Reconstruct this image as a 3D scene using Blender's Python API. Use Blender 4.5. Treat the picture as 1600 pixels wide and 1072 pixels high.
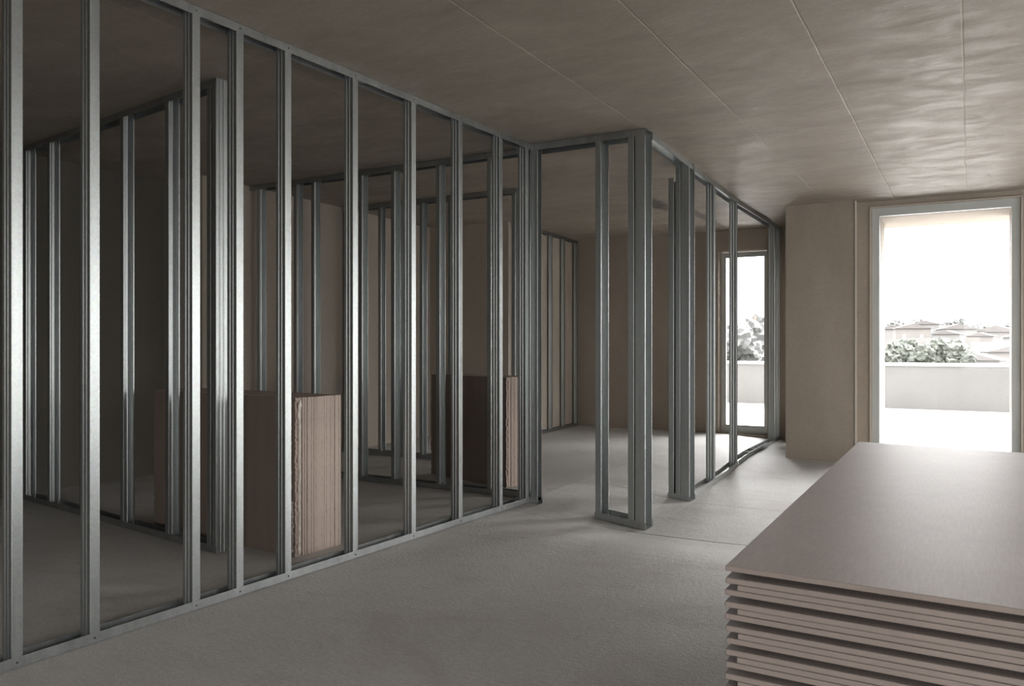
import bpy, bmesh, math, random
from mathutils import Vector, Matrix, noise

for o in list(bpy.data.objects):
    bpy.data.objects.remove(o)
S = bpy.context.scene
COL = S.collection
random.seed(7)
PI = math.pi

# ------------------------------------------------------------------ camera
CAM_H, ROOM_H = 1.21, 2.75
cd = bpy.data.cameras.new('camera')
cam = bpy.data.objects.new('camera', cd)
COL.objects.link(cam)
cam.location = (0, 0, CAM_H)
cam.rotation_euler = (PI / 2, 0, math.radians(29.77))
cd.sensor_width = 36.0
cd.lens = 36.0 * 1250 / 1600
cd.shift_y = 2.0 / 1600
cd.clip_start = 0.05
cd.clip_end = 3000
S.camera = cam

# ------------------------------------------------------------------ world: overcast sky, brighter overhead, plus two glows added for daylight
SKY_GLOW = 3.0
SKY_GLOW_FRONT = 16.0
W = bpy.data.worlds.new('overcast_sky')
S.world = W
W.use_nodes = True
nt = W.node_tree
nt.nodes.clear()
wo = nt.nodes.new('ShaderNodeOutputWorld')
bg = nt.nodes.new('ShaderNodeBackground')
tc = nt.nodes.new('ShaderNodeTexCoord')
sx = nt.nodes.new('ShaderNodeSeparateXYZ')
mr = nt.nodes.new('ShaderNodeMapRange')
mr.inputs['From Min'].default_value = 0
mr.inputs['From Max'].default_value = 1
mr.inputs['To Min'].default_value = 1.8
mr.inputs['To Max'].default_value = 6.5
# broad sky glow on the right-hand side, added to brighten the room
dp = nt.nodes.new('ShaderNodeVectorMath'); dp.operation = 'DOT_PRODUCT'
gdir = Vector((.75, .25, .70)).normalized(); dp.inputs[1].default_value = gdir
mx = nt.nodes.new('ShaderNodeMath'); mx.operation = 'MAXIMUM'; mx.inputs[1].default_value = 0
pw = nt.nodes.new('ShaderNodeMath'); pw.operation = 'POWER'; pw.inputs[1].default_value = 4
ml = nt.nodes.new('ShaderNodeMath'); ml.operation = 'MULTIPLY_ADD'; ml.inputs[1].default_value = SKY_GLOW
nt.links.new(tc.outputs['Generated'], dp.inputs[0])
nt.links.new(dp.outputs['Value'], mx.inputs[0])
nt.links.new(mx.outputs[0], pw.inputs[0])
nt.links.new(pw.outputs[0], ml.inputs[0])
dp2 = nt.nodes.new('ShaderNodeVectorMath'); dp2.operation = 'DOT_PRODUCT'  # second glow, high beyond the front windows, added to light the floor
dp2.inputs[1].default_value = Vector((.30, .72, .66)).normalized()
mx2 = nt.nodes.new('ShaderNodeMath'); mx2.operation = 'MAXIMUM'; mx2.inputs[1].default_value = 0
pw2 = nt.nodes.new('ShaderNodeMath'); pw2.operation = 'POWER'; pw2.inputs[1].default_value = 7
ml2 = nt.nodes.new('ShaderNodeMath'); ml2.operation = 'MULTIPLY_ADD'; ml2.inputs[1].default_value = SKY_GLOW_FRONT
nt.links.new(tc.outputs['Generated'], dp2.inputs[0])
nt.links.new(dp2.outputs['Value'], mx2.inputs[0])
nt.links.new(mx2.outputs[0], pw2.inputs[0])
nt.links.new(pw2.outputs[0], ml2.inputs[0])
nt.links.new(mr.outputs['Result'], ml2.inputs[2])
nt.links.new(tc.outputs['Generated'], sx.inputs[0])
nt.links.new(sx.outputs['Z'], mr.inputs['Value'])
nt.links.new(ml2.outputs[0], ml.inputs[2])
nt.links.new(ml.outputs[0], bg.inputs['Strength'])
bg.inputs['Color'].default_value = (1.0, 0.995, 0.99, 1)
nt.links.new(bg.outputs[0], wo.inputs[0])

S.view_settings.view_transform = 'Standard'
S.view_settings.look = 'None'
S.view_settings.exposure = 1.20
S.view_settings.gamma = 1.0
S.view_settings.use_curve_mapping = False
S.cycles.max_bounces = 10
S.cycles.diffuse_bounces = 6
S.cycles.glossy_bounces = 4
S.cycles.transparent_max_bounces = 12
S.cycles.sample_clamp_indirect = 8
S.cycles.caustics_reflective = False
S.cycles.caustics_refractive = False

# openings: name, axis, wall coordinate, from, to, bottom, top   (daylight portals sit in each)
def portal(loc, rot, w, h):
    l = bpy.data.lights.new('daylight_portal', 'AREA')
    l.shape = 'RECTANGLE'; l.size = w; l.size_y = h
    l.cycles.is_portal = True
    o = bpy.data.objects.new('daylight_portal', l)
    COL.objects.link(o); o.location = loc; o.rotation_euler = rot
WIN1 = (-0.915, 0.437, 0.0, 2.675)
WIN2 = (-2.975, -2.325, 0.0, 2.475)
ADDED_SIDEWINS = [(-3.3, 1.6), (2.7, 5.5), (6.0, 8.9)]  # unseen windows in the right wall, added for daylight
REARWIN = (-.2, 3.9, .1, 2.6)  # unseen window behind the camera, added for daylight
ADDED_REARWIN_B = (-5.6, -4.0, .8, 2.3)          # second unseen rear window, added for light from behind
SIDE_Z = (0.25, 2.55)
ADDED_WIN3 = (1.25, 3.85, 0.0, 2.675)  # unseen window right of the big one, added for daylight
XR = 4.2
portal((-0.24, 10.1, 1.33), (-PI / 2, 0, 0), 1.35, 2.6)
portal((2.55, 10.1, 1.33), (-PI / 2, 0, 0), 2.5, 2.6)
portal((-2.65, 11.3, 1.25), (-PI / 2, 0, 0), .65, 2.4)
portal((1.85, -4.0, 1.35), (PI / 2, 0, 0), 4.0, 2.4)
portal((-1.44, 10.46, 1.3), (0, PI / 2, 0), 2.3, .64)
portal((-4.8, -4.0, 1.55), (PI / 2, 0, 0), 1.5, 1.4)
for a, b in ADDED_SIDEWINS:
    portal((XR + .36, (a + b) / 2, 1.4), (0, PI / 2, 0), 2.3, b - a)

# ------------------------------------------------------------------ materials
def mat(name):
    m = bpy.data.materials.new(name); m.use_nodes = True
    n = m.node_tree; b = n.nodes['Principled BSDF']
    return m, n, b
def N(n, t, **k):
    x = n.nodes.new(t)
    for a, v in k.items(): setattr(x, a, v)
    return x
def L(n, a, b): n.links.new(a, b)
def math_node(n, op, a, b=None, c=None):
    x = N(n, 'ShaderNodeMath', operation=op)
    for i, v in enumerate((a, b, c)):
        if v is None: continue
        if hasattr(v, 'links'): L(n, v, x.inputs[i])
        else: x.inputs[i].default_value = v
    return x.outputs[0]
def noise_node(n, vec, scale, detail=6, rough=.55, dist=0.):
    x = N(n, 'ShaderNodeTexNoise')
    x.inputs['Scale'].default_value = scale; x.inputs['Detail'].default_value = detail
    x.inputs['Roughness'].default_value = rough; x.inputs['Distortion'].default_value = dist
    L(n, vec, x.inputs['Vector']); return x.outputs['Fac']
def mapping(n, vec, scale):
    x = N(n, 'ShaderNodeMapping'); x.inputs['Scale'].default_value = scale
    L(n, vec, x.inputs['Vector']); return x.outputs[0]
def ramp(n, fac, stops):
    x = N(n, 'ShaderNodeValToRGB'); e = x.color_ramp.elements
    while len(e) < len(stops): e.new(.5)
    for i, (p, c) in enumerate(stops):
        e[i].position = p; e[i].color = (*c, 1)
    L(n, fac, x.inputs[0]); return x.outputs['Color']
def mix(n, fac, a, b, mode='MIX'):
    x = N(n, 'ShaderNodeMix', data_type='RGBA', blend_type=mode)
    for s, v in ((x.inputs['Factor'], fac), (x.inputs['A'], a), (x.inputs['B'], b)):
        if hasattr(v, 'links'): L(n, v, s)
        elif isinstance(v, tuple): s.default_value = (*v, 1)
        else: s.default_value = v
    return x.outputs['Result']
def bump(n, b, h, strength=.3, dist=.01):
    x = N(n, 'ShaderNodeBump'); x.inputs['Strength'].default_value = strength
    x.inputs['Distance'].default_value = dist
    L(n, h, x.inputs['Height']); L(n, x.outputs[0], b.inputs['Normal'])
def world_pos(n):
    return N(n, 'ShaderNodeNewGeometry').outputs['Position']

def concrete(name, lo, hi, rough=.75, grain=1., streak=(1, 1, 1)):
    m, n, b = mat(name)
    p = world_pos(n)
    a = noise_node(n, mapping(n, p, streak), 1.3, 7, .6, .4)
    f = noise_node(n, p, 45, 4, .6)
    c = ramp(n, a, [(.3, lo), (.7, hi)])
    c = mix(n, .18 * grain, c, ramp(n, f, [(.3, tuple(v * .55 for v in lo)), (.7, tuple(min(1, v * 1.35) for v in hi))]))
    L(n, c, b.inputs['Base Color'])
    b.inputs['Roughness'].default_value = rough
    h = math_node(n, 'MULTIPLY_ADD', a, .6, math_node(n, 'MULTIPLY', f, .25))
    bump(n, b, h, .35, .012)
    return m, n, b, c

M_WALL = concrete('wall_concrete', (.33, .285, .235), (.43, .375, .315), .8, .6, (1, 1, .45))[0]
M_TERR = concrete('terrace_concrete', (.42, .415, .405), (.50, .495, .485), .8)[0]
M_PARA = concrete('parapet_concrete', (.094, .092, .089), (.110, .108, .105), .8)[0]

def ceiling_material():
    m, n, b, c = concrete('ceiling_concrete', (.27, .235, .195), (.36, .315, .265), .55, .5, (.55, 1.7, 1))
    p = world_pos(n)
    s = N(n, 'ShaderNodeSeparateXYZ'); L(n, p, s.inputs[0])
    wob = noise_node(n, p, 3, 3)
    lines = None
    for ax, vals in (('X', (-.03, -.69, -1.36, -2.02, -3.35, -4.05, -5.0, -5.36, .65, 1.35, 2.05, 2.75)), ('Y', (5.72, 1.6, -2.4, 9.9))):
        for v in vals:
            q = math_node(n, 'ABSOLUTE', math_node(n, 'SUBTRACT', s.outputs[ax], math_node(n, 'MULTIPLY_ADD', wob, .012, v - .006)))
            d = N(n, 'ShaderNodeMapRange'); d.inputs['From Min'].default_value = 0.001; d.inputs['From Max'].default_value = .006
            d.inputs['To Min'].default_value = 1; d.inputs['To Max'].default_value = 0
            L(n, q, d.inputs['Value'])
            lines = d.outputs[0] if lines is None else math_node(n, 'MAXIMUM', lines, d.outputs[0])
    brk = ramp(n, noise_node(n, p, 5, 5), [(.36, (.35,) * 3), (.56, (1,) * 3)])
    lf = math_node(n, 'MULTIPLY', lines, brk)
    c2 = mix(n, math_node(n, 'MULTIPLY', lf, .42), c, (.50, .45, .39))
    # soot blotches with a shape of their own
    st = None
    for (x, y, rx, ry) in ((-3.0, 8.35, .15, .62), (-2.80, 9.2, .085, .95), (-2.80, 9.85, .08, .70)):
        dx = math_node(n, 'DIVIDE', math_node(n, 'SUBTRACT', s.outputs['X'], x), rx)
        dy = math_node(n, 'DIVIDE', math_node(n, 'SUBTRACT', s.outputs['Y'], y), ry)
        r = math_node(n, 'ADD', math_node(n, 'MULTIPLY', dx, dx), math_node(n, 'MULTIPLY', dy, dy))
        r = math_node(n, 'ADD', r, math_node(n, 'MULTIPLY', noise_node(n, p, 9, 4), 1.1))
        d = N(n, 'ShaderNodeMapRange'); d.inputs['From Min'].default_value = .8; d.inputs['From Max'].default_value = 1.5
        d.inputs['To Min'].default_value = .75; d.inputs['To Max'].default_value = 0
        L(n, r, d.inputs['Value'])
        st = d.outputs[0] if st is None else math_node(n, 'MAXIMUM', st, d.outputs[0])
    c2 = mix(n, st, c2, (.05, .048, .045))
    L(n, c2, b.inputs['Base Color'])
    g = noise_node(n, mapping(n, p, (1.2, 2.2, 1)), 2.6, 9, .74, .5)
    rr = N(n, 'ShaderNodeMapRange'); rr.inputs['From Min'].default_value = .35; rr.inputs['From Max'].default_value = .62
    rr.inputs['To Min'].default_value = .72; rr.inputs['To Max'].default_value = .42
    b.inputs['Specular IOR Level'].default_value = .38
    L(n, g, rr.inputs['Value']); L(n, rr.outputs[0], b.inputs['Roughness'])
    f = noise_node(n, mapping(n, p, (1, 2.2, 1)), 14, 6, .65)
    h = math_node(n, 'MULTIPLY_ADD', g, .55, math_node(n, 'MULTIPLY', f, .38))
    h = math_node(n, 'SUBTRACT', h, math_node(n, 'MULTIPLY', lines, .5))
    bump(n, b, h, .40, .014)
    return m
M_CEIL = ceiling_material()

def floor_material():
    m, n, b = mat('floor_screed')
    p = world_pos(n)
    s = N(n, 'ShaderNodeSeparateXYZ'); L(n, p, s.inputs[0])
    a = noise_node(n, mapping(n, p, (1, 1.25, 1)), 1.1, 8, .62, .5)
    f = noise_node(n, mapping(n, p, (1, 1.5, 1)), 38, 6, .7)
    sp = noise_node(n, p, 160, 3, .6)
    c = ramp(n, a, [(.3, (.50, .49, .47)), (.52, (.58, .57, .555)), (.75, (.66, .655, .64))])
    c = mix(n, .5, c, ramp(n, f, [(.3, (.36, .35, .335)), (.7, (.74, .725, .70))]))
    c = mix(n, .22, c, ramp(n, sp, [(.35, (.13, .125, .12)), (.6, (.46, .45, .43))]))
    st = noise_node(n, mapping(n, p, (1, 1.6, 1)), .9, 7, .66, 1.2)
    c = mix(n, ramp(n, st, [(.50, (0, 0, 0)), (.68, (.42,) * 3)]), c, (.36, .315, .275))
    dk = noise_node(n, mapping(n, p, (1.3, 2.4, 1)), 3.5, 8, .75, .6)
    c = mix(n, ramp(n, dk, [(.54, (0, 0, 0)), (.70, (.38,) * 3)]), c, (.30, .29, .275))
    # expansion joint along the short partition, one more by the wide post
    wob = noise_node(n, p, 2.2, 5)
    def joint(y0, slope, x0, x1, w):
        yy = math_node(n, 'MULTIPLY_ADD', s.outputs['X'], slope, y0)
        q = math_node(n, 'ABSOLUTE', math_node(n, 'SUBTRACT', math_node(n, 'SUBTRACT', s.outputs['Y'], yy), math_node(n, 'MULTIPLY_ADD', wob, .05, -.025)))
        d = N(n, 'ShaderNodeMapRange'); d.inputs['From Min'].default_value = w * .4; d.inputs['From Max'].default_value = w
        d.inputs['To Min'].default_value = 1; d.inputs['To Max'].default_value = 0
        L(n, q, d.inputs['Value'])
        i = math_node(n, 'MULTIPLY', math_node(n, 'GREATER_THAN', s.outputs['X'], x0), math_node(n, 'LESS_THAN', s.outputs['X'], x1))
        return math_node(n, 'MULTIPLY', d.outputs[0], i)
    j = math_node(n, 'MAXIMUM', joint(5.31, 0, -2.1, 1.5, .010), math_node(n, 'MULTIPLY', joint(5.75, .22, -2.95, -2.0, .006), .6))
    j = math_node(n, 'MAXIMUM', j, math_node(n, 'MULTIPLY', joint(6.56, 0, -2.9, -1.3, .006), .45))
    c = mix(n, math_node(n, 'MULTIPLY', j, .85), c, (.055, .05, .045))
    L(n, c, b.inputs['Base Color'])
    rr = N(n, 'ShaderNodeMapRange'); rr.inputs['To Min'].default_value = .38; rr.inputs['To Max'].default_value = .66
    L(n, f, rr.inputs['Value']); L(n, rr.outputs[0], b.inputs['Roughness'])
    h = math_node(n, 'MULTIPLY_ADD', f, .6, math_node(n, 'MULTIPLY', sp, .35))
    h = math_node(n, 'MULTIPLY_ADD', a, .8, h)
    bump(n, b, math_node(n, 'SUBTRACT', h, j), .75, .014)
    return m
M_FLOOR = floor_material()

def steel(name, col, rough=.33, dent=.25):
    m, n, b = mat(name)
    p = N(n, 'ShaderNodeTexCoord').outputs['Object']
    w = world_pos(n)
    a = noise_node(n, mapping(n, w, (9, 9, .35)), 1.6, 5, .6)
    v = N(n, 'ShaderNodeTexVoronoi'); v.inputs['Scale'].default_value = 130; L(n, w, v.inputs['Vector'])
    c = ramp(n, a, [(.3, tuple(x * .85 for x in col)), (.7, tuple(min(1, x * 1.1) for x in col))])
    c = mix(n, .10, c, v.outputs['Color'], 'OVERLAY')
    hs = N(n, 'ShaderNodeHueSaturation'); hs.inputs['Saturation'].default_value = .45; L(n, c, hs.inputs['Color'])
    L(n, hs.outputs[0], b.inputs['Base Color'])
    b.inputs['Metallic'].default_value = .96
    rr = N(n, 'ShaderNodeMapRange'); rr.inputs['To Min'].default_value = rough - .05; rr.inputs['To Max'].default_value = rough + .05
    L(n, a, rr.inputs['Value']); L(n, rr.outputs[0], b.inputs['Roughness'])
    d = noise_node(n, mapping(n, w, (30, 30, 5)), 1, 3)
    bump(n, b, d, dent, .003)
    return m
M_STEEL = steel('galvanised_steel', (.38, .425, .412), .37, .16)
M_TRACK = steel('galvanised_track', (.38, .42, .415), .36, .16)
M_SCREW = steel('screw_steel', (.16, .16, .16), .4, 0)

def plain(name, col, rough=.6, metal=0., var=.12, scale=6., bmp=.15, stretch=(1, 1, 1)):
    m, n, b = mat(name)
    p = N(n, 'ShaderNodeTexCoord').outputs['Object']
    a = noise_node(n, mapping(n, p, stretch), scale, 6, .6)
    c = ramp(n, a, [(.3, tuple(x * (1 - var) for x in col)), (.7, tuple(min(1, x * (1 + var)) for x in col))])
    L(n, c, b.inputs['Base Color'])
    b.inputs['Roughness'].default_value = rough; b.inputs['Metallic'].default_value = metal
    if bmp: bump(n, b, a, bmp, .004)
    return m
M_ALU = plain('window_frame_paint', (.56, .58, .56), .45, .1, .04, 3, 0)
M_CARD = plain('cardboard_brown', (.20, .155, .125), .8, 0, .10, 9, .25, (1, 1, .15))
M_CARDE = plain('cardboard_edge', (.48, .39, .335), .85, 0, .16, 14, .3, (1, 1, .12))
M_TORN = plain('torn_paper', (.66, .60, .54), .9, 0, .15, 30, .4)
M_GBE = plain('board_edge', (.27, .225, .20), .8, 0, .12, 18, .2, (.2, .2, 1))
M_TIMBER = plain('bearer_timber', (.36, .25, .15), .7, 0, .2, 4, .2, (6, 1, 6))
M_PLASTER = plain('plaster_lump', (.62, .61, .58), .9, 0, .15, 30, .5)
M_RENDER_A = plain('house_render_pale', (.19, .185, .18), .8, 0, .05, .3, 0)
M_RENDER_B = plain('house_render_beige', (.175, .165, .155), .8, 0, .05, .3, 0)
M_ROOF = plain('roof_tiles_pale', (.13, .12, .115), .8, 0, .1, .5, 0)
M_DARKGL = plain('house_window', (.22, .225, .235), .2, 0, .1, 1, 0)
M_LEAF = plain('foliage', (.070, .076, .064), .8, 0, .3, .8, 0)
M_LEAFB = plain('foliage_far_hazed', (.105, .108, .105), .8, 0, .2, .5, 0)  # paler, greyer foliage: distance haze is put into the colour
M_TRUNK = plain('bark', (.2, .16, .13), .9, 0, .2, 2, 0)
M_LAND = plain('far_land', (.078, .076, .070), .9, 0, .2, .02, 0)

def board_material():
    m, n, b = mat('plasterboard_paper')
    p = N(n, 'ShaderNodeTexCoord').outputs['Object']
    a = noise_node(n, p, 2.2, 6, .6)
    w1 = noise_node(n, mapping(n, p, (260, 12, 1)), 1, 2, .5)
    w2 = noise_node(n, mapping(n, p, (12, 260, 1)), 1, 2, .5)
    c = ramp(n, a, [(.3, (.285, .245, .226)), (.7, (.33, .285, .264))])
    w = math_node(n, 'ADD', w1, w2)
    c = mix(n, .14, c, ramp(n, math_node(n, 'MULTIPLY', w, .5), [(.4, (.17, .145, .13)), (.6, (.52, .46, .42))]))
    L(n, c, b.inputs['Base Color'])
    b.inputs['Roughness'].default_value = .47
    b.inputs['Specular IOR Level'].default_value = .5
    bump(n, b, w, .10, .0015)
    return m
M_BOARD = board_material()

def glass_material():
    m = bpy.data.materials.new('window_glass'); m.use_nodes = True
    n = m.node_tree; n.nodes.clear()
    o = N(n, 'ShaderNodeOutputMaterial'); t = N(n, 'ShaderNodeBsdfTransparent'); g = N(n, 'ShaderNodeBsdfGlossy')
    t.inputs['Color'].default_value = (.965, .965, .965, 1); g.inputs['Roughness'].default_value = .02
    fr = N(n, 'ShaderNodeFresnel'); fr.inputs['IOR'].default_value = 1.35
    x = N(n, 'ShaderNodeMixShader'); L(n, fr.outputs[0], x.inputs[0]); L(n, t.outputs[0], x.inputs[1]); L(n, g.outputs[0], x.inputs[2])
    L(n, x.outputs[0], o.inputs[0]); return m
M_GLASS = glass_material()

# ------------------------------------------------------------------ helpers
def link(name, bm, m, parent=None, smooth=False):
    me = bpy.data.meshes.new(name); bm.normal_update(); bm.to_mesh(me); bm.free()
    for x in (m if isinstance(m, (list, tuple)) else [m]): me.materials.append(x)
    if smooth:
        for p in me.polygons: p.use_smooth = True
    o = bpy.data.objects.new(name, me); COL.objects.link(o)
    if parent: o.parent = parent
    return o
def tag(o, label=None, cat=None, group=None, kind=None):
    if label: o['label'] = label
    if cat: o['category'] = cat
    if group: o['group'] = group
    if kind: o['kind'] = kind
    return o
def empty(name, loc=(0, 0, 0), rz=0., **k):
    o = bpy.data.objects.new(name, None); COL.objects.link(o)
    o.location = loc; o.rotation_euler = (0, 0, rz); o.empty_display_size = .1
    return tag(o, **k)
def box(bm, x0, x1, y0, y1, z0, z1, mi=0):
    v = [bm.verts.new((x, y, z)) for x in (x0, x1) for y in (y0, y1) for z in (z0, z1)]
    for f in ((0, 1, 3, 2), (4, 6, 7, 5), (0, 4, 5, 1), (2, 3, 7, 6), (0, 2, 6, 4), (1, 5, 7, 3)):
        bm.faces.new([v[i] for i in f]).material_index = mi
def prism(bm, pts, z0, z1):
    a = [bm.verts.new((x, y, z0)) for x, y in pts]; b = [bm.verts.new((x, y, z1)) for x, y in pts]
    n = len(pts)
    for i in range(n): bm.faces.new((a[i], a[(i + 1) % n], b[(i + 1) % n], b[i]))
    bm.faces.new(b); bm.faces.new(a[::-1])
def bevel(bm, w, seg=2):
    bmesh.ops.bevel(bm, geom=bm.edges[:], offset=w, segments=seg, affect='EDGES', profile=.5, clamp_overlap=True)
def smoothstep(a, b, x):
    t = max(0, min(1, (x - a) / (b - a))); return t * t * (3 - 2 * t)
def floor_z(x, y):
    """The raw slab sags a little around the corner of the far partition."""
    d = .115 * max(0, min(1, (x + 3.02) / .97)) * (1 - .55 * smoothstep(-1.5, -.2, x))
    return -d * smoothstep(4.3, 5.38, y) * (1 - .55 * smoothstep(8.0, 9.3, y))

# ------------------------------------------------------------------ the shell
bm = bmesh.new()
def grid(bm, x0, x1, y0, y1, st):
    nx, ny = max(1, round((x1 - x0) / st)), max(1, round((y1 - y0) / st))
    vs = [[bm.verts.new((x0 + (x1 - x0) * i / nx, y0 + (y1 - y0) * j / ny, floor_z(x0 + (x1 - x0) * i / nx, y0 + (y1 - y0) * j / ny))) for j in range(ny + 1)] for i in range(nx + 1)]
    for i in range(nx):
        for j in range(ny): bm.faces.new((vs[i][j], vs[i + 1][j], vs[i + 1][j + 1], vs[i][j + 1]))
grid(bm, -6.9, 4.5, -3.9, 9.8, .1)
grid(bm, -6.9, -1.5, 9.8, 11.15, .1)
bmesh.ops.remove_doubles(bm, verts=bm.verts[:], dist=.001)
r = bmesh.ops.extrude_face_region(bm, geom=bm.faces[:])
for v in r['geom']:
    if isinstance(v, bmesh.types.BMVert): v.co.z -= .35
bmesh.ops.recalc_face_normals(bm, faces=bm.faces[:])
tag(link('floor', bm, M_FLOOR, smooth=False), kind='structure')
def struct(name, fn, m=None):
    bm = bmesh.new(); fn(bm); bmesh.ops.recalc_face_normals(bm, faces=bm.faces[:])
    return tag(link(name, bm, m or M_WALL), kind='structure')
def ceil(bm):
    box(bm, -6.9, 4.5, -3.9, 9.83, ROOM_H, ROOM_H + .3)
    box(bm, -6.9, -1.48, 9.83, 11.22, ROOM_H, ROOM_H + .3)
struct('ceiling', ceil, M_CEIL)
ZB = -.2
M_WALL_SHADED = concrete('wall_concrete_shaded', (.085, .078, .066), (.13, .12, .10), .85, .6, (1, 1, .45))[0]  # wall concrete darkened; the left room's shade is put into the colour
struct('wall_left', lambda b: box(b, -6.9, -6.6, -3.9, 4.93, ZB, ROOM_H), M_WALL_SHADED)
struct('wall_left_middle', lambda b: prism(b, [(-6.9, 4.93), (-6.07, 4.93), (-6.2, 8.65), (-6.9, 8.65)], ZB, ROOM_H))
struct('wall_left_far', lambda b: prism(b, [(-6.9, 8.65), (-5.0, 8.65), (-5.14, 10.87), (-6.9, 10.87)], ZB, ROOM_H))
def wall_openings(bm, axis, c0, c1, a0, a1, opens):
    """wall between c0..c1 thick, running a0..a1, openings (a, b, z0, z1)"""
    def B(p, q, z0, z1):
        if q - p < 1e-4 or z1 - z0 < 1e-4: return
        if axis == 'X': box(bm, p, q, c0, c1, z0, z1)
        else: box(bm, c0, c1, p, q, z0, z1)
    cur = a0
    for (p, q, z0, z1) in sorted(opens):
        B(cur, p, ZB, ROOM_H); B(p, q, ZB, z0); B(p, q, z1, ROOM_H); cur = q
    B(cur, a1, ZB, ROOM_H)
struct('wall_back', lambda b: wall_openings(b, 'X', 10.87, 11.22, -6.9, -1.78, [WIN2]))
struct('wall_pillar', lambda b: box(b, -1.78, -1.06, 9.255, 9.86, ZB, ROOM_H))
ADDED_WIN9 = (10.12, 10.80, .1, 2.5)  # unseen side window, added to light the right room's floor
struct('wall_recess_side', lambda b: wall_openings(b, 'Y', -1.78, -1.48, 9.86, 11.22, [ADDED_WIN9]))
def wwall(b):
    wall_openings(b, 'X', 9.43, 9.56, -1.06, 4.5, [WIN1, ADDED_WIN3])
struct('wall_window_side', wwall)
M_OUTER = concrete('outer_render', (.25, .215, .18), (.30, .262, .222), .85, .4)[0]
def outer(b):
    wall_openings(b, 'X', 9.56, 10.08, -1.06, 4.5, [(WIN1[0] + .070, WIN1[1] - .066, -.02, 2.592), (ADDED_WIN3[0] + .07, ADDED_WIN3[1] - .07, -.02, 2.592)])
    box(b, -1.06, 4.5, 10.08, 10.52, 2.592, ROOM_H + .3)
struct('wall_window_side_outer', outer, M_OUTER)
struct('pillar_lit_edge', lambda b: box(b, -1.064, -1.050, 9.245, 9.259, .0, ROOM_H - .004), plain('lit_edge_paint', (.66, .62, .56), .7, 0, .05, 8, 0))  # pale strip added as the light catching the pillar's side face
struct('wall_right', lambda b: wall_openings(b, 'Y', XR, XR + .3, -3.9, 9.43, [(a, c, SIDE_Z[0], SIDE_Z[1]) for a, c in ADDED_SIDEWINS]))
struct('wall_rear', lambda b: wall_openings(b, 'X', -3.9, -3.6, -6.6, XR, [REARWIN, ADDED_REARWIN_B]))

# thin plaster trim lines beside the big window (vertical bead and head bead)
def bead(b):
    box(b, WIN1[0] - .022, WIN1[0] - .008, 9.418, 9.43, .0, WIN1[3] + .012)
    box(b, WIN1[0] - .022, WIN1[1] + .022, 9.418, 9.43, WIN1[3] + .006, WIN1[3] + .016)
    box(b, WIN1[1] + .008, WIN1[1] + .022, 9.418, 9.43, .0, WIN1[3] + .012)
struct('trim_1', bead, plain('plaster_bead', (.58, .53, .47), .8, 0, .05, 8, 0))

def window(name, axis, c, a, b, z0, z1, fw=.072, ftop=.085, fbot=.08, dep=.07, inner=0):
    root = empty(name, (0, 0, 0), kind='structure')
    bm = bmesh.new()
    def B(p, q, u, v, d0=0., d1=dep):
        if axis == 'X': box(bm, p, q, c + d0, c + d1, u, v)
        else: box(bm, c + d0, c + d1, p, q, u, v)
    B(a, a + fw, z0, z1); B(b - fw, b, z0, z1); B(a + fw, b - fw, z1 - ftop, z1); B(a + fw, b - fw, z0, z0 + fbot)
    if inner:
        e = inner
        B(a + fw, a + fw + e, z0 + fbot, z1 - ftop, .012, .05); B(b - fw - e, b - fw, z0 + fbot, z1 - ftop, .012, .05)
        B(a + fw + e, b - fw - e, z1 - ftop - e, z1 - ftop, .012, .05); B(a + fw + e, b - fw - e, z0 + fbot, z0 + fbot + e, .012, .05)
    link('window_frame', bm, M_ALU, root)
    bm = bmesh.new(); B(a + fw - .004, b - fw + .004, z0 + fbot - .004, z1 - ftop + .004, .026, .032)
    link('pane', bm, M_GLASS, root)
    return root
window('window_1', 'X', 9.445, WIN1[0], WIN1[1], 0, WIN1[3])
window('window_2', 'X', 10.99, WIN2[0] + .005, WIN2[1] - .005, 0, WIN2[3] - .01, fw=.045, ftop=.05, fbot=.09, inner=.02)
window('window_9', 'Y', -1.66, *ADDED_WIN9)
window('window_3', 'X', 9.445, ADDED_WIN3[0], ADDED_WIN3[1], 0, ADDED_WIN3[3])
for i, (a, b) in enumerate(ADDED_SIDEWINS):
    window('window_%d' % (4 + i), 'Y', XR + .12, a, b, SIDE_Z[0], SIDE_Z[1])  # the added, unseen windows of the right wall

window('window_7', 'X', -3.8, *REARWIN)
window('window_8', 'X', -3.8, *ADDED_REARWIN_B)
# ------------------------------------------------------------------ terrace
def terr(b):
    box(b, -1.06, 9, 9.8, 17.2, -.3, -.012)
    box(b, -12, -1.06, 11.1, 17.2, -.3, -.012); box(b, -1.49, -1.06, 9.8, 11.1, -.3, -.012)
tag(link('floor_terrace', (lambda q: (terr(q), q)[1])(bmesh.new()), M_TERR), kind='structure')
bm = bmesh.new(); box(bm, -12, 9, 16.82, 17.1, -.012, .80)
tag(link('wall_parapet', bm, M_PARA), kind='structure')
bm = bmesh.new(); box(bm, -12, 9, 16.79, 17.13, .80, .855); bevel(bm, .012, 2)
tag(link('trim_2', bm, M_TERR), kind='structure')

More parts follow.
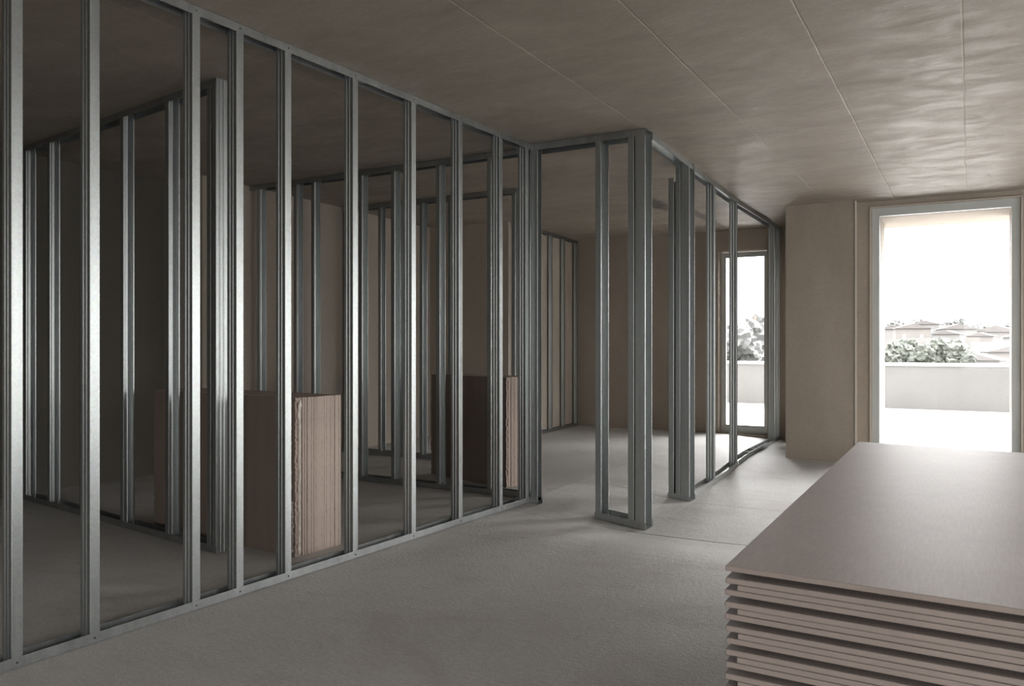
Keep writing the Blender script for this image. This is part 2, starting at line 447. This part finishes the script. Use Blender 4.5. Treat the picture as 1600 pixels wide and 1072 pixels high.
# ------------------------------------------------------------------ steel profiles
def offset_profile(path, t):
    """open polyline -> closed sheet outline of thickness t (offset to its left)"""
    n = len(path); out = []
    for i in range(n):
        p = Vector(path[i])
        d0 = (Vector(path[i]) - Vector(path[i - 1])).normalized() if i else None
        d1 = (Vector(path[i + 1]) - Vector(path[i])).normalized() if i < n - 1 else None
        d0 = d0 or d1; d1 = d1 or d0
        n0 = Vector((-d0.y, d0.x)); n1 = Vector((-d1.y, d1.x))
        m = (n0 + n1); m = m / max(.3, m.length_squared) * 2
        out.append(p + m * t)
    return path + [tuple(q) for q in reversed(out)]
def rounded(pts, r=.0025, seg=2):
    out = [pts[0]]
    for i in range(1, len(pts) - 1):
        p = Vector(pts[i]); a = (Vector(pts[i - 1]) - p).normalized(); b = (Vector(pts[i + 1]) - p).normalized()
        for k in range(seg + 1):
            t = k / seg
            q = p + a * r * (1 - t) ** 2 + b * r * t ** 2
            out.append(tuple(q))
    out.append(pts[-1]); return out
def stud_mesh(bm, w, fl, h, lip=.009, t=.0014, z0=0., ribs=True):
    """C profile. Web on the plane x=0 spanning y 0..w, flanges towards +x, open to +x."""
    d = .003
    web = [(0, 0), (0, w * .28), (d, w * .28 + d), (d, w * .40 - d), (0, w * .40), (0, w * .60), (d, w * .60 + d), (d, w * .72 - d), (0, w * .72), (0, w)] if ribs else [(0, 0), (0, w)]
    path = [(fl, lip), (fl, 0)] + web + [(fl, w), (fl, w - lip)]
    path = rounded(path, .0034, 3)
    out = offset_profile(path, -t)
    prism(bm, out, z0, h)
    bmesh.ops.recalc_face_normals(bm, faces=bm.faces[:])
def track_mesh(bm, p, q, w, flh, z_of, up=True, t=.0014, step=.25):
    """U channel from p to q (ground points of its near face), thickness w to its left side; follows z_of"""
    P, Q = Vector(p), Vector(q); ln = (Q - P).length; d = (Q - P) / ln; nrm = Vector((-d.y, d.x))
    s = 1 if up else -1
    prof = rounded([(0, s * flh), (0, 0), (w, 0), (w, s * flh)], .0022, 2)
    out = offset_profile(prof, -t if not up else t)
    k = max(1, round(ln / step)); rows = []
    for i in range(k + 1):
        c = P + d * ln * i / k
        row = []
        for (u, v) in out:
            g = c + nrm * u
            row.append(bm.verts.new((g.x, g.y, z_of(c.x + nrm.x * w / 2, c.y + nrm.y * w / 2) + v)))
        rows.append(row)
    m = len(out)
    for i in range(k):
        for j in range(m):
            bm.faces.new((rows[i][j], rows[i][(j + 1) % m], rows[i + 1][(j + 1) % m], rows[i + 1][j]))
    bm.faces.new(rows[0]); bm.faces.new(rows[-1][::-1])
    bmesh.ops.recalc_face_normals(bm, faces=bm.faces[:])
CZ = lambda x, y: ROOM_H
_cache = {}
def stud(parent, x, y, rz, w, fl, z0=None, z1=ROOM_H - .002, mirror=False, lean=0., label=None, ribs=True):
    """place one stud; its local origin is the web corner"""
    if z0 is None: z0 = floor_z(x, y) + .002
    key = (w, fl, round(z1 - z0, 3), mirror, ribs)
    if key not in _cache:
        bm = bmesh.new(); stud_mesh(bm, w, fl, z1 - z0, ribs=ribs)
        if mirror:
            for v in bm.verts: v.co.x = -v.co.x
            bmesh.ops.recalc_face_normals(bm, faces=bm.faces[:])
        o = link('stud', bm, M_STEEL, parent); _cache[key] = o.data
    else:
        o = bpy.data.objects.new('stud', _cache[key]); COL.objects.link(o); o.parent = parent
    o.location = (x, y, z0); o.rotation_euler = (0, lean, rz)
    if label: o['label'] = label
    return o
def screw(parent, p, nrm):
    key = 'screw'
    if key not in _cache:
        bm = bmesh.new()
        bmesh.ops.create_cone(bm, cap_ends=True, segments=12, radius1=.0048, radius2=.0036, depth=.003)
        bmesh.ops.create_cone(bm, cap_ends=True, segments=6, radius1=.002, radius2=.0016, depth=.0045)
        o = link('screw', bm, M_SCREW, parent); _cache[key] = o.data
    else:
        o = bpy.data.objects.new('screw', _cache[key]); COL.objects.link(o); o.parent = parent
    o.location = p; o.rotation_euler = Vector(nrm).to_track_quat('Z', 'Y').to_euler()

def partition(label, p, q, w, flh, bottom=True, top=True, group=None, bot_range=None, step=.25):
    root = empty('partition_frame', (0, 0, 0), label=label, cat='metal partition frame', group=group)
    P, Q = Vector(p), Vector(q)
    if top:
        bm = bmesh.new(); track_mesh(bm, p, q, w, flh, CZ, up=False); link('top_track', bm, M_TRACK, root)
    if bottom:
        for a, b in (bot_range or [(0, 1)]):
            bm = bmesh.new(); track_mesh(bm, tuple(P.lerp(Q, a)), tuple(P.lerp(Q, b)), w, flh, lambda x, y: floor_z(x, y) + .001, up=True, step=step)
            link('bottom_track', bm, M_TRACK, root)
    return root

# long corridor partition: near face runs p->q, thickness to the left (towards -X)
PA, QA = (-3.157, -.15), (-2.932, 5.42)
WA = .075
fa = partition('long galvanised steel stud partition frame running from the left edge beside the open floor', PA, QA, WA, .042)
angA = math.atan2(QA[1] - PA[1], QA[0] - PA[0])
def onA(y): return PA[0] + (QA[0] - PA[0]) * (y - PA[1]) / (QA[1] - PA[1])
for i, y in enumerate((.15, .65, 1.15, 1.654, 1.952, 2.426, 2.669, 2.971, 3.465, 3.984, 4.481, 4.981, 5.346)):
    # web faces -Y, flanges run along +Y : rotate the C so local +x -> +Y, local y 0..w -> -X
    x = onA(y) - .0022
    fl = .042
    stud(fa, x, y, angA, WA - .005, fl)
    for zz in (.022, ROOM_H - .022):
        screw(fa, (onA(y + .02) + .0012, y + .02, zz), (1, 0, 0))
        screw(fa, (onA(y + .02) - WA - .0012, y + .02, zz), (-1, 0, 0))

# partition 1: inside the left room
P1, Q1 = (-6.58, 3.545), (-3.775, 3.16)
f1 = partition('dark steel stud partition frame in the left room, ending in a double post before the brown panels', P1, Q1, .08, .042)
a1 = math.atan2(Q1[1] - P1[1], Q1[0] - P1[0])
def on1(x): return P1[1] + (Q1[1] - P1[1]) * (x - P1[0]) / (Q1[0] - P1[0])
for x in (-6.40, -5.984, -5.471, -4.89, -4.332, -3.875):
    stud(f1, x, on1(x) + .002, a1, .076, .042)
# end post: a profile whose web faces the corridor
stud(f1, -3.779, on1(-3.779) + .002, a1, .076, .042, mirror=True, label='end stud with its flat web towards the corridor')

# partition 2: continues the short wall line into the dark rooms
P2, Q2 = (-6.08, 5.49), (-3.01, 5.49)
f2 = partition('steel stud partition frame meeting the long frame at a right angle, behind the taller brown panels', P2, Q2, .09, .045)
for x in (-5.985, -5.50, -5.28, -4.713, -4.35, -3.875, -3.375, -3.06):
    stud(f2, x, 5.492, 0, .086, .04)

# partition 3: farther back, its top track just under the ceiling
P3, Q3 = (-6.12, 6.87), (-3.885, 6.87)
f3 = partition('farthest short steel stud partition frame, behind the second pack of brown panels', P3, Q3, .09, .045)
for x in (-6.10, -6.045, -5.62, -5.42, -5.36, -5.06, -4.70, -3.935):
    stud(f3, x, 6.872, 0, .086, .04)

# short wall beside the doorway
PS, QS = (-2.93, 5.41), (-2.0, 5.41)
LS = QS[0] - PS[0]
fs = partition('short steel stud partition frame with doorway, its thick corner post standing forward on the floor', PS, QS, .15, .052,
               bot_range=[((-2.395 + 2.93) / LS, 1.0)], step=9)
stud(fs, -2.93, 5.412, 0, .075, .058, z0=.003, label='doorway stud where the two frames meet')
stud(fs, -2.39, 5.412, 0, .146, .046)
stud(fs, -2.135, 5.412, 0, .146, .046)
stud(fs, -2.081, 5.412, 0, .146, .076, label='wide corner stud open to the right')
bm = bmesh.new(); track_mesh(bm, (-2.93, 5.407), (-2.866, 5.407), .08, .04, lambda x, y: floor_z(x, y) + .001); link('bottom_track', bm, M_TRACK, fs)

# right-hand frame running away to the back wall
def onR(y): return -2.0 - .0437 * (y - 5.41) if y < 8.6 else -2.1394 - .006 * (y - 8.6)
PR, QR = (onR(5.565), 5.565), (onR(8.59), 8.59)
LR = QR[1] - PR[1]
fr = partition('steel stud partition frame with doorway running back towards the narrow window', PR, QR, .085, .045,
               bot_range=[((6.735 - 5.565) / LR, 1.0)])
angR = math.atan2(QR[1] - PR[1], QR[0] - PR[0])
for nm, up, zf in (('top_track', False, CZ), ('bottom_track', True, lambda x, y: floor_z(x, y) + .001)):
    bm = bmesh.new(); track_mesh(bm, (onR(8.61), 8.6), (onR(10.86), 10.86), .085, .045, zf, up=up); link(nm, bm, M_TRACK, fr)
yc = 6.57
stud(fr, -2.118, yc, 0, .15, .076, label='wide doorway stud open to the right')
stud(fr, -2.162, yc, 0, .15, .040)
stud(fr, -2.225, yc, 0, .15, .046, z1=2.62, label='shorter stud doubling the doorway post')
bm = bmesh.new(); track_mesh(bm, (-2.229, yc - .002), (-2.038, yc - .002), .155, .045, lambda x, y: floor_z(x, y) + .001); link('bottom_track', bm, M_TRACK, fr)
bm = bmesh.new(); box(bm, -2.155, -2.13, 6.566, 6.568, 2.55, 2.70); link('bracket', bm, M_STEEL, fr)
for y in (7.508, 8.522, 10.50, 10.80):
    stud(fr, onR(y) - .0022, y, angR, .080, .05)

# lining frame on the far left wall of the right room
fl_ = empty('lining_frame', (0, 0, 0), label='pale steel lining frame fixed to the far side wall of the right room', cat='metal wall frame')
a = math.atan2(10.84 - 8.75, -5.125 + 4.99)
LP, LQ = (-4.935, 8.70), (-5.07, 10.84)
for nm, up, zf in (('top_track', False, CZ), ('bottom_track', True, lambda x, y: floor_z(x, y) + .001)):
    bm = bmesh.new(); track_mesh(bm, LP, LQ, .052, .04, zf, up=up); link(nm, bm, M_TRACK, fl_)
for y in (8.75, 9.85, 10.30, 10.78):
    x = LP[0] + (LQ[0] - LP[0]) * (y - LP[1]) / (LQ[1] - LP[1])
    stud(fl_, x - .0022, y, a, .048, .045)

# ------------------------------------------------------------------ plasterboard stack in the foreground
bw, bl, bt = 1.25, 2.45, .0118
SL = .01258
top_z = CAM_H - .464
ords = ['topmost', 'second', 'third', 'fourth', 'fifth', 'sixth', 'seventh', 'eighth', 'ninth', 'tenth', 'eleventh', 'twelfth', 'thirteenth',
        'fourteenth', 'fifteenth', 'sixteenth', 'seventeenth', 'eighteenth', 'nineteenth', 'twentieth']
tens = {2: 'twenty', 3: 'thirty', 4: 'forty', 5: 'fifty'}
def ordinal(k):
    if k < 20: return ords[k]
    n = k + 1; t, u = divmod(n, 10)
    if u == 0: return {2: 'twentieth', 3: 'thirtieth', 4: 'fortieth', 5: 'fiftieth'}[t]
    return tens[t] + '-' + ['', 'first', 'second', 'third', 'fourth', 'fifth', 'sixth', 'seventh', 'eighth', 'ninth'][u]
def board_proto():
    bm = bmesh.new(); box(bm, 0, bw, 0, bl, -bt, 0)
    bmesh.ops.bevel(bm, geom=bm.edges[:], offset=.0022, segments=2, affect='EDGES', profile=.5)
    for f in bm.faces:
        if abs(f.normal.z) < .9: f.material_index = 1
    bm.normal_update()
    for f in bm.faces: f.material_index = 0 if abs(f.normal.z) > .9 else 1
    return bm
ref = link('plasterboard_sheet', board_proto(), [M_BOARD, M_GBE])
nb = 52
tilt = math.radians(.75)
for k in range(nb):
    o = ref if k == 0 else ref.copy()
    if k: COL.objects.link(o)
    phase = (k - 1) % 4 if k else 3                      # 0: set back all round, 1 full, 2 shifted right, 3 full
    dx, dy = (.045, .055) if phase == 0 else ((.024, .0) if phase == 2 else (0, 0))
    if k == 0: dx = dy = 0
    jx, jy = (random.uniform(-.0015, .0015), random.uniform(-.0015, .0015)) if k else (0, 0)
    o.location = (-.445 + dx + jx, 1.68 + dy + jy, top_z - k * SL - (dx * math.tan(tilt)))
    o.rotation_euler = (0, tilt, math.radians(.35))
    lab = {0: 'set back under the sheet above', 1: 'its edges flush with the pile', 2: 'shifted slightly to the right', 3: 'its edges flush with the pile'}[phase]
    if k == 0: tag(o, 'topmost grey-beige plasterboard sheet of the big foreground stack, its face fully visible', 'plasterboard sheet', 'plasterboard sheets in the foreground stack')
    else: tag(o, '%s plasterboard sheet from the top of the foreground stack, %s' % (ordinal(k), lab), 'plasterboard sheet', 'plasterboard sheets in the foreground stack')
zb = top_z - (nb - 1) * SL - bt
for i, (y, wh) in enumerate(((2.0, 'near end'), (2.9, 'middle'), (3.8, 'far end'))):
    bm = bmesh.new()
    v = [(x, yy, z) for x in (0, bw - .02) for yy in (0, .09) for z in (0, 1)]
    box(bm, 0, bw - .04, 0, .09, 0, 1)
    for q in bm.verts: q.co.z = 0 if q.co.z < .5 else zb - .002 - (q.co.x + .02) * math.tan(tilt)
    o = link('timber_bearer', bm, M_TIMBER); o.location = (-.425, y, .001)
    tag(o, 'rough timber bearer under the %s of the foreground plasterboard stack' % wh, 'timber', 'timber bearers under the stack')

# ------------------------------------------------------------------ upright packs of brown panels
def panel_mesh(ln, h, th, seed, torn):
    """standing panel: length along -x from 0, thickness +y, height z, slightly ragged outline"""
    rnd = random.Random(seed); bm = bmesh.new(); n = 60
    def rag(i, amp): return amp * (noise.noise((i * .9, seed * 3.1, torn)) + .5 * rnd.uniform(-1, 1))
    right = [(rag(i, .007 if torn else .0012) - (.006 if torn else 0), h * i / n) for i in range(n + 1)]
    left = [(-ln + rag(i + 50, .010 if torn else .002), h * i / n) for i in range(n, -1, -1)]
    pts = right + left
    a = [bm.verts.new((x, 0, z)) for x, z in pts]; b = [bm.verts.new((x, th, z)) for x, z in pts]
    m = len(pts)
    f0 = bm.faces.new(a); f1 = bm.faces.new(b[::-1]); f0.material_index = f1.material_index = 0
    for i in range(m): bm.faces.new((a[i], b[i], b[(i + 1) % m], a[(i + 1) % m])).material_index = 1
    bmesh.ops.recalc_face_normals(bm, faces=bm.faces[:])
    return bm
def pack(ox, oy, rz, ln, h, total, n, where, grp):
    th = total / n
    c, s = math.cos(rz), math.sin(rz)
    protos = {}
    for k in range(n):
        torn = k == 0
        key = 'torn' if torn else k % 4
        hh = h
        if key in protos:
            o = protos[key].copy(); COL.objects.link(o)
        else:
            o = link('brown_panel', panel_mesh(ln, hh, th * .94, len(protos) + n * 7, torn), [M_CARD, M_CARDE]); protos[key] = o
        dx = random.uniform(-.003, .003) if k else 0
        if k in (1, 2): dx -= .004 * k
        y = k * th
        o.location = (ox + c * dx - s * y, oy + s * dx + c * y, floor_z(ox, oy) + .001); o.rotation_euler = (0, 0, rz)
        o.scale = (1, 1, 1 - (0 if k == 0 else random.uniform(0, .0015)))
        if torn: tag(o, 'front brown panel with torn cardboard edge in the pack %s' % where, 'panel', grp)
        elif k == n - 1: tag(o, 'rearmost brown panel of the upright pack %s' % where, 'panel', grp)
        else: tag(o, '%s brown panel from the front of the upright pack %s' % (ordinal(k), where), 'panel', grp)
pack(-3.312, 3.325, math.radians(-4.6), 1.40, .905, .345, 21, 'beside the double end post', 'brown panels standing beside the end post')
pack(-3.385, 5.83, math.radians(-16), 1.02, .93, .33, 18, 'behind the right-angled partition', 'brown panels standing behind the right-angled partition')
# torn strips of packing paper hanging on the near corner of the first pack
def strip(x, y, z0, z1, w, seed, lab, side=False):
    bm = bmesh.new(); n = 30; L0 = []; 
    for i in range(n + 1):
        z = z0 + (z1 - z0) * i / n
        c = .010 * noise.noise((i * .35, seed, 0)); ww = w * (.35 + .65 * abs(noise.noise((i * .5, seed + 5, 1))) * 2)
        L0.append([bm.verts.new((x + c - ww / 2, y, z)), bm.verts.new((x + c + ww / 2, y - .002, z)), bm.verts.new((x + c + ww / 2, y - .0035, z)), bm.verts.new((x + c - ww / 2, y - .0015, z))])
    for i in range(n):
        for j in range(4): bm.faces.new((L0[i][j], L0[i][(j + 1) % 4], L0[i + 1][(j + 1) % 4], L0[i + 1][j]))
    bm.faces.new(L0[0]); bm.faces.new(L0[-1][::-1]); bmesh.ops.recalc_face_normals(bm, faces=bm.faces[:])
    if side:
        for v in bm.verts: v.co = Vector((x - (v.co.y - y), y + (v.co.x - x), v.co.z))
        bmesh.ops.recalc_face_normals(bm, faces=bm.faces[:])
    tag(link('torn_paper_strip', bm, M_TORN), lab, 'paper', 'torn strips on the panel corner')
strip(-3.350, 3.3235, .25, .88, .020, 1, 'pale ragged paper strip torn along the upper corner of the front brown panel')
strip(-3.332, 3.3215, .03, .32, .016, 4, 'short pale paper strip near the foot of the front brown panel')

strip(-3.3035, 3.345, .02, .89, .022, 9, 'long pale paper strip hanging down the lit corner edge of the brown panels', True)

# ------------------------------------------------------------------ small debris
def lump(x, y, r, seed, lab, sz=.55):
    bm = bmesh.new(); bmesh.ops.create_icosphere(bm, subdivisions=3, radius=r)
    for v in bm.verts:
        k = 1 + .55 * noise.noise(v.co * (1.6 / r) + Vector((seed, 0, 0)))
        v.co *= k; v.co.z *= sz
    zmin = min(v.co.z for v in bm.verts)
    for v in bm.verts: v.co.z -= zmin
    o = link('plaster_lump', bm, M_PLASTER); o.location = (x, y, floor_z(x, y) + .004)
    tag(o, lab, 'rubble', 'plaster rubble in the far track')
for i, (y, r, lab) in enumerate(((8.95, .022, 'nearest small white plaster lump lying in the right-hand bottom track'),
                                 (9.20, .030, 'white plaster lump just behind the nearest one in the track'),
                                 (9.50, .034, 'largest white plaster lump in the right-hand bottom track'),
                                 (9.80, .028, 'white plaster lump behind the largest one in the track'),
                                 (10.1, .026, 'farthest white plaster lump in the track, close to the end studs'))):
    lump(onR(y) - .042, y, r, i * 3.7, lab)
bm = bmesh.new()
nx = 14
rows = []
for i in range(nx + 1):
    x = -.16 + .32 * i / nx
    rows.append([bm.verts.new((x, yy, .012 + .012 * math.sin(i * .9) + .008 * noise.noise((x * 9, yy * 9, 2)) + dz)) for dz in (0, -.002) for yy in (-.05, -.02, .02, .05)])
for i in range(nx):
    for a_, b_ in ((0, 1), (1, 2), (2, 3), (3, 7), (7, 6), (6, 5), (5, 4), (4, 0)):
        bm.faces.new((rows[i][a_], rows[i][b_], rows[i + 1][b_], rows[i + 1][a_]))
for e in (rows[0], rows[-1]): bm.faces.new((e[0], e[1], e[2], e[3], e[7], e[6], e[5], e[4]))
bmesh.ops.recalc_face_normals(bm, faces=bm.faces[:])
o = link('floor_glint_sheet', bm, M_STEEL); o.location = (-5.62, 4.55, .003); o.rotation_euler = (0, 0, .25)  # sheet added to give a bright glint on the floor
tag(o, 'bent steel sheet added for the bright glint on the dark floor of the left room', 'glint sheet')

# ------------------------------------------------------------------ the town beyond the parapet, its haze put into pale colours
bm = bmesh.new()
n = 40
vs = []
for i in range(n + 1):
    row = []
    for j in range(n + 1):
        x = -300 + 500 * i / n; y = 22 + 620 * j / n
        z = -9 + 16.5 * smoothstep(60, 420, y) + 1.5 * noise.noise((x * .02, y * .02, 0))
        row.append(bm.verts.new((x, y, z)))
    vs.append(row)
for i in range(n):
    for j in range(n): bm.faces.new((vs[i][j], vs[i + 1][j], vs[i + 1][j + 1], vs[i][j + 1]))
tag(link('hillside', bm, M_LAND), kind='structure')
def land_z(x, y): return -9 + 16.5 * smoothstep(60, 420, y) + 1.5 * noise.noise((x * .02, y * .02, 0))
def house(x, y, w, d, top, m, label, roof=True, rz=0.):
    z0 = land_z(x, y) - 2.5
    root = empty('house', (x, y, z0), rz, label=label, cat='house', group='houses beyond the parapet')
    h = top - z0
    bm = bmesh.new(); box(bm, -w / 2, w / 2, -d / 2, d / 2, 0, h); link('wall', bm, m, root)
    if roof:
        bm = bmesh.new(); rh = w * .16
        pr = [(-w / 2 - .4, h), (w / 2 + .4, h), (0, h + rh)]
        a = [bm.verts.new((p, -d / 2 - .4, q)) for p, q in pr]; b = [bm.verts.new((p, d / 2 + .4, q)) for p, q in pr]
        bm.faces.new(a); bm.faces.new(b[::-1])
        for i in range(3): bm.faces.new((a[i], b[i], b[(i + 1) % 3], a[(i + 1) % 3]))
        bmesh.ops.recalc_face_normals(bm, faces=bm.faces[:]); link('roof', bm, M_ROOF, root)
    for zz in range(3):
        for k in range(max(2, int(w / 3.2))):
            xx = -w / 2 + (k + .5) * w / max(2, int(w / 3.2)); z = h - 2.4 - zz * 3.0
            bm = bmesh.new(); box(bm, xx - .5, xx + .5, -d / 2 - .05, -d / 2 + .05, z - .7, z + .7); link('window', bm, M_DARKGL, root)
def at(px, t):
    s_, c_ = math.sin(math.radians(29.77)), math.cos(math.radians(29.77)); u = (px - 800) / 1250
    return ((-s_ + c_ * u) * t, (c_ + s_ * u) * t)
# (direction, distance, width, depth, height of eaves) of each house
HS = [(1392, 170, 7, 6, 3.6, 0, 'pale gabled house at the left end of the hazy town'), (1424, 230, 9, 7, 7.0, 1, 'beige gabled house behind the dark trees, left of centre'),
      (1450, 262, 8, 7, 9.0, 0, 'pale house highest on the hill, left of centre'), (1468, 180, 7, 7, 3.0, 1, 'beige flat block in the middle of the hazy town'),
      (1494, 250, 10, 8, 7.2, 0, 'pale gabled house high on the hill in the middle of the view'), (1530, 118, 6, 6, .2, 0, 'low pale house right of the dark trees'),
      (1552, 185, 9, 7, 3.0, 0, 'wide pale house right of centre beyond the parapet'), (1574, 140, 7, 7, 1.2, 1, 'beige low house at the right end of the hazy town'),
      (1560, 270, 14, 8, 6.6, 1, 'long beige block on the ridge at the right'), (1160, 210, 9, 8, 5.0, 1, 'beige house seen through the narrow window')]
FAR = [(1388, 250, 7.2), (1408, 268, 8.0), (1436, 190, 4.0), (1482, 215, 5.2), (1510, 222, 4.4), (1518, 262, 6.8), (1534, 228, 4.8), (1590, 235, 4.6), (1478, 275, 8.0), (1538, 160, 1.4)]
for k, (px, t, top) in enumerate(sorted(FAR)): HS.append((px, t, 6.5, 6, top, len(HS) % 2, '%s from the left of the tiny pale houses almost lost on the hazy hillside' % ('first' if k == 0 else ordinal(k))))
for i, (px, t, w, d, top, mi, lab) in enumerate(HS):
    x, y = at(px, t); house(x, y, w, d, top - 1.3, (M_RENDER_A, M_RENDER_B)[mi], lab, roof=i % 3 != 0, rz=.2 * math.sin(i * 2.1))
def tree(x, y, top, r, label, m, seed):
    z0 = land_z(x, y) - .5
    root = empty('tree', (x, y, z0), label=label, cat='tree', group='trees beyond the parapet')
    bm = bmesh.new(); bmesh.ops.create_cone(bm, cap_ends=True, segments=8, radius1=r * .09, radius2=r * .05, depth=top - z0)
    for v in bm.verts: v.co.z += (top - z0) / 2 - .3
    link('trunk', bm, M_TRUNK, root)
    rnd = random.Random(seed); bm = bmesh.new()
    for k in range(16):
        rr = r * rnd.uniform(.35, .6); b2 = bmesh.ops.create_icosphere(bm, subdivisions=3, radius=rr)
        o = Vector((rnd.uniform(-.6, .6) * r, rnd.uniform(-.6, .6) * r, top - z0 - rr - rnd.uniform(0, 1.3) * r))
        for v in b2['verts']: v.co = v.co * (1 + .55 * noise.noise(v.co * (2.2 / rr) + Vector((k, seed, 0))) + .25 * noise.noise(v.co * (7 / rr))) + o
    link('crown', bm, m, root)
TS = [(1388, 75, 1.5, 1.5, 'green tree nearest the left jamb of the big window', 0), (1408, 78, 1.7, 1.6, 'green tree second from the left jamb of the big window', 0),
      (1432, 66, 1.2, 1.2, 'low green tree between the taller ones above the parapet', 0), (1456, 80, 1.6, 1.5, 'green tree in the middle of the dark row above the parapet', 0),
      (1480, 76, 1.9, 1.6, 'darkest rounded tree right of the middle of the row', 0), (1500, 72, 1.4, 1.2, 'green tree closing the dark row at its right end', 0),
      (1410, 300, 10.4, 4, 'faint grey tree on the skyline at the left', 1), (1440, 310, 11.2, 5, 'faint grey tree beside the highest house', 1),
      (1462, 300, 10.2, 4, 'faint small grey tree on the skyline', 1), (1502, 290, 11.2, 4, 'tallest faint grey tree on the skyline', 1),
      (1545, 320, 9.4, 5, 'faint grey tree on the ridge at the right', 1),
      (1146, 120, 4.5, 3.4, 'grey-green tree seen at the left of the narrow window', 1), (1180, 150, 6.8, 5, 'grey-green tree seen at the right of the narrow window', 1)]
for k in range(13):
    TS.append((1378 + k * 17, (335, 360, 385)[k % 3], 9.9 + 1.3 * math.sin(k * 2.3), 3.4, '%s from the left of the faint grey trees lining the hazy ridge' % ('first' if k == 0 else ordinal(k)), 1))
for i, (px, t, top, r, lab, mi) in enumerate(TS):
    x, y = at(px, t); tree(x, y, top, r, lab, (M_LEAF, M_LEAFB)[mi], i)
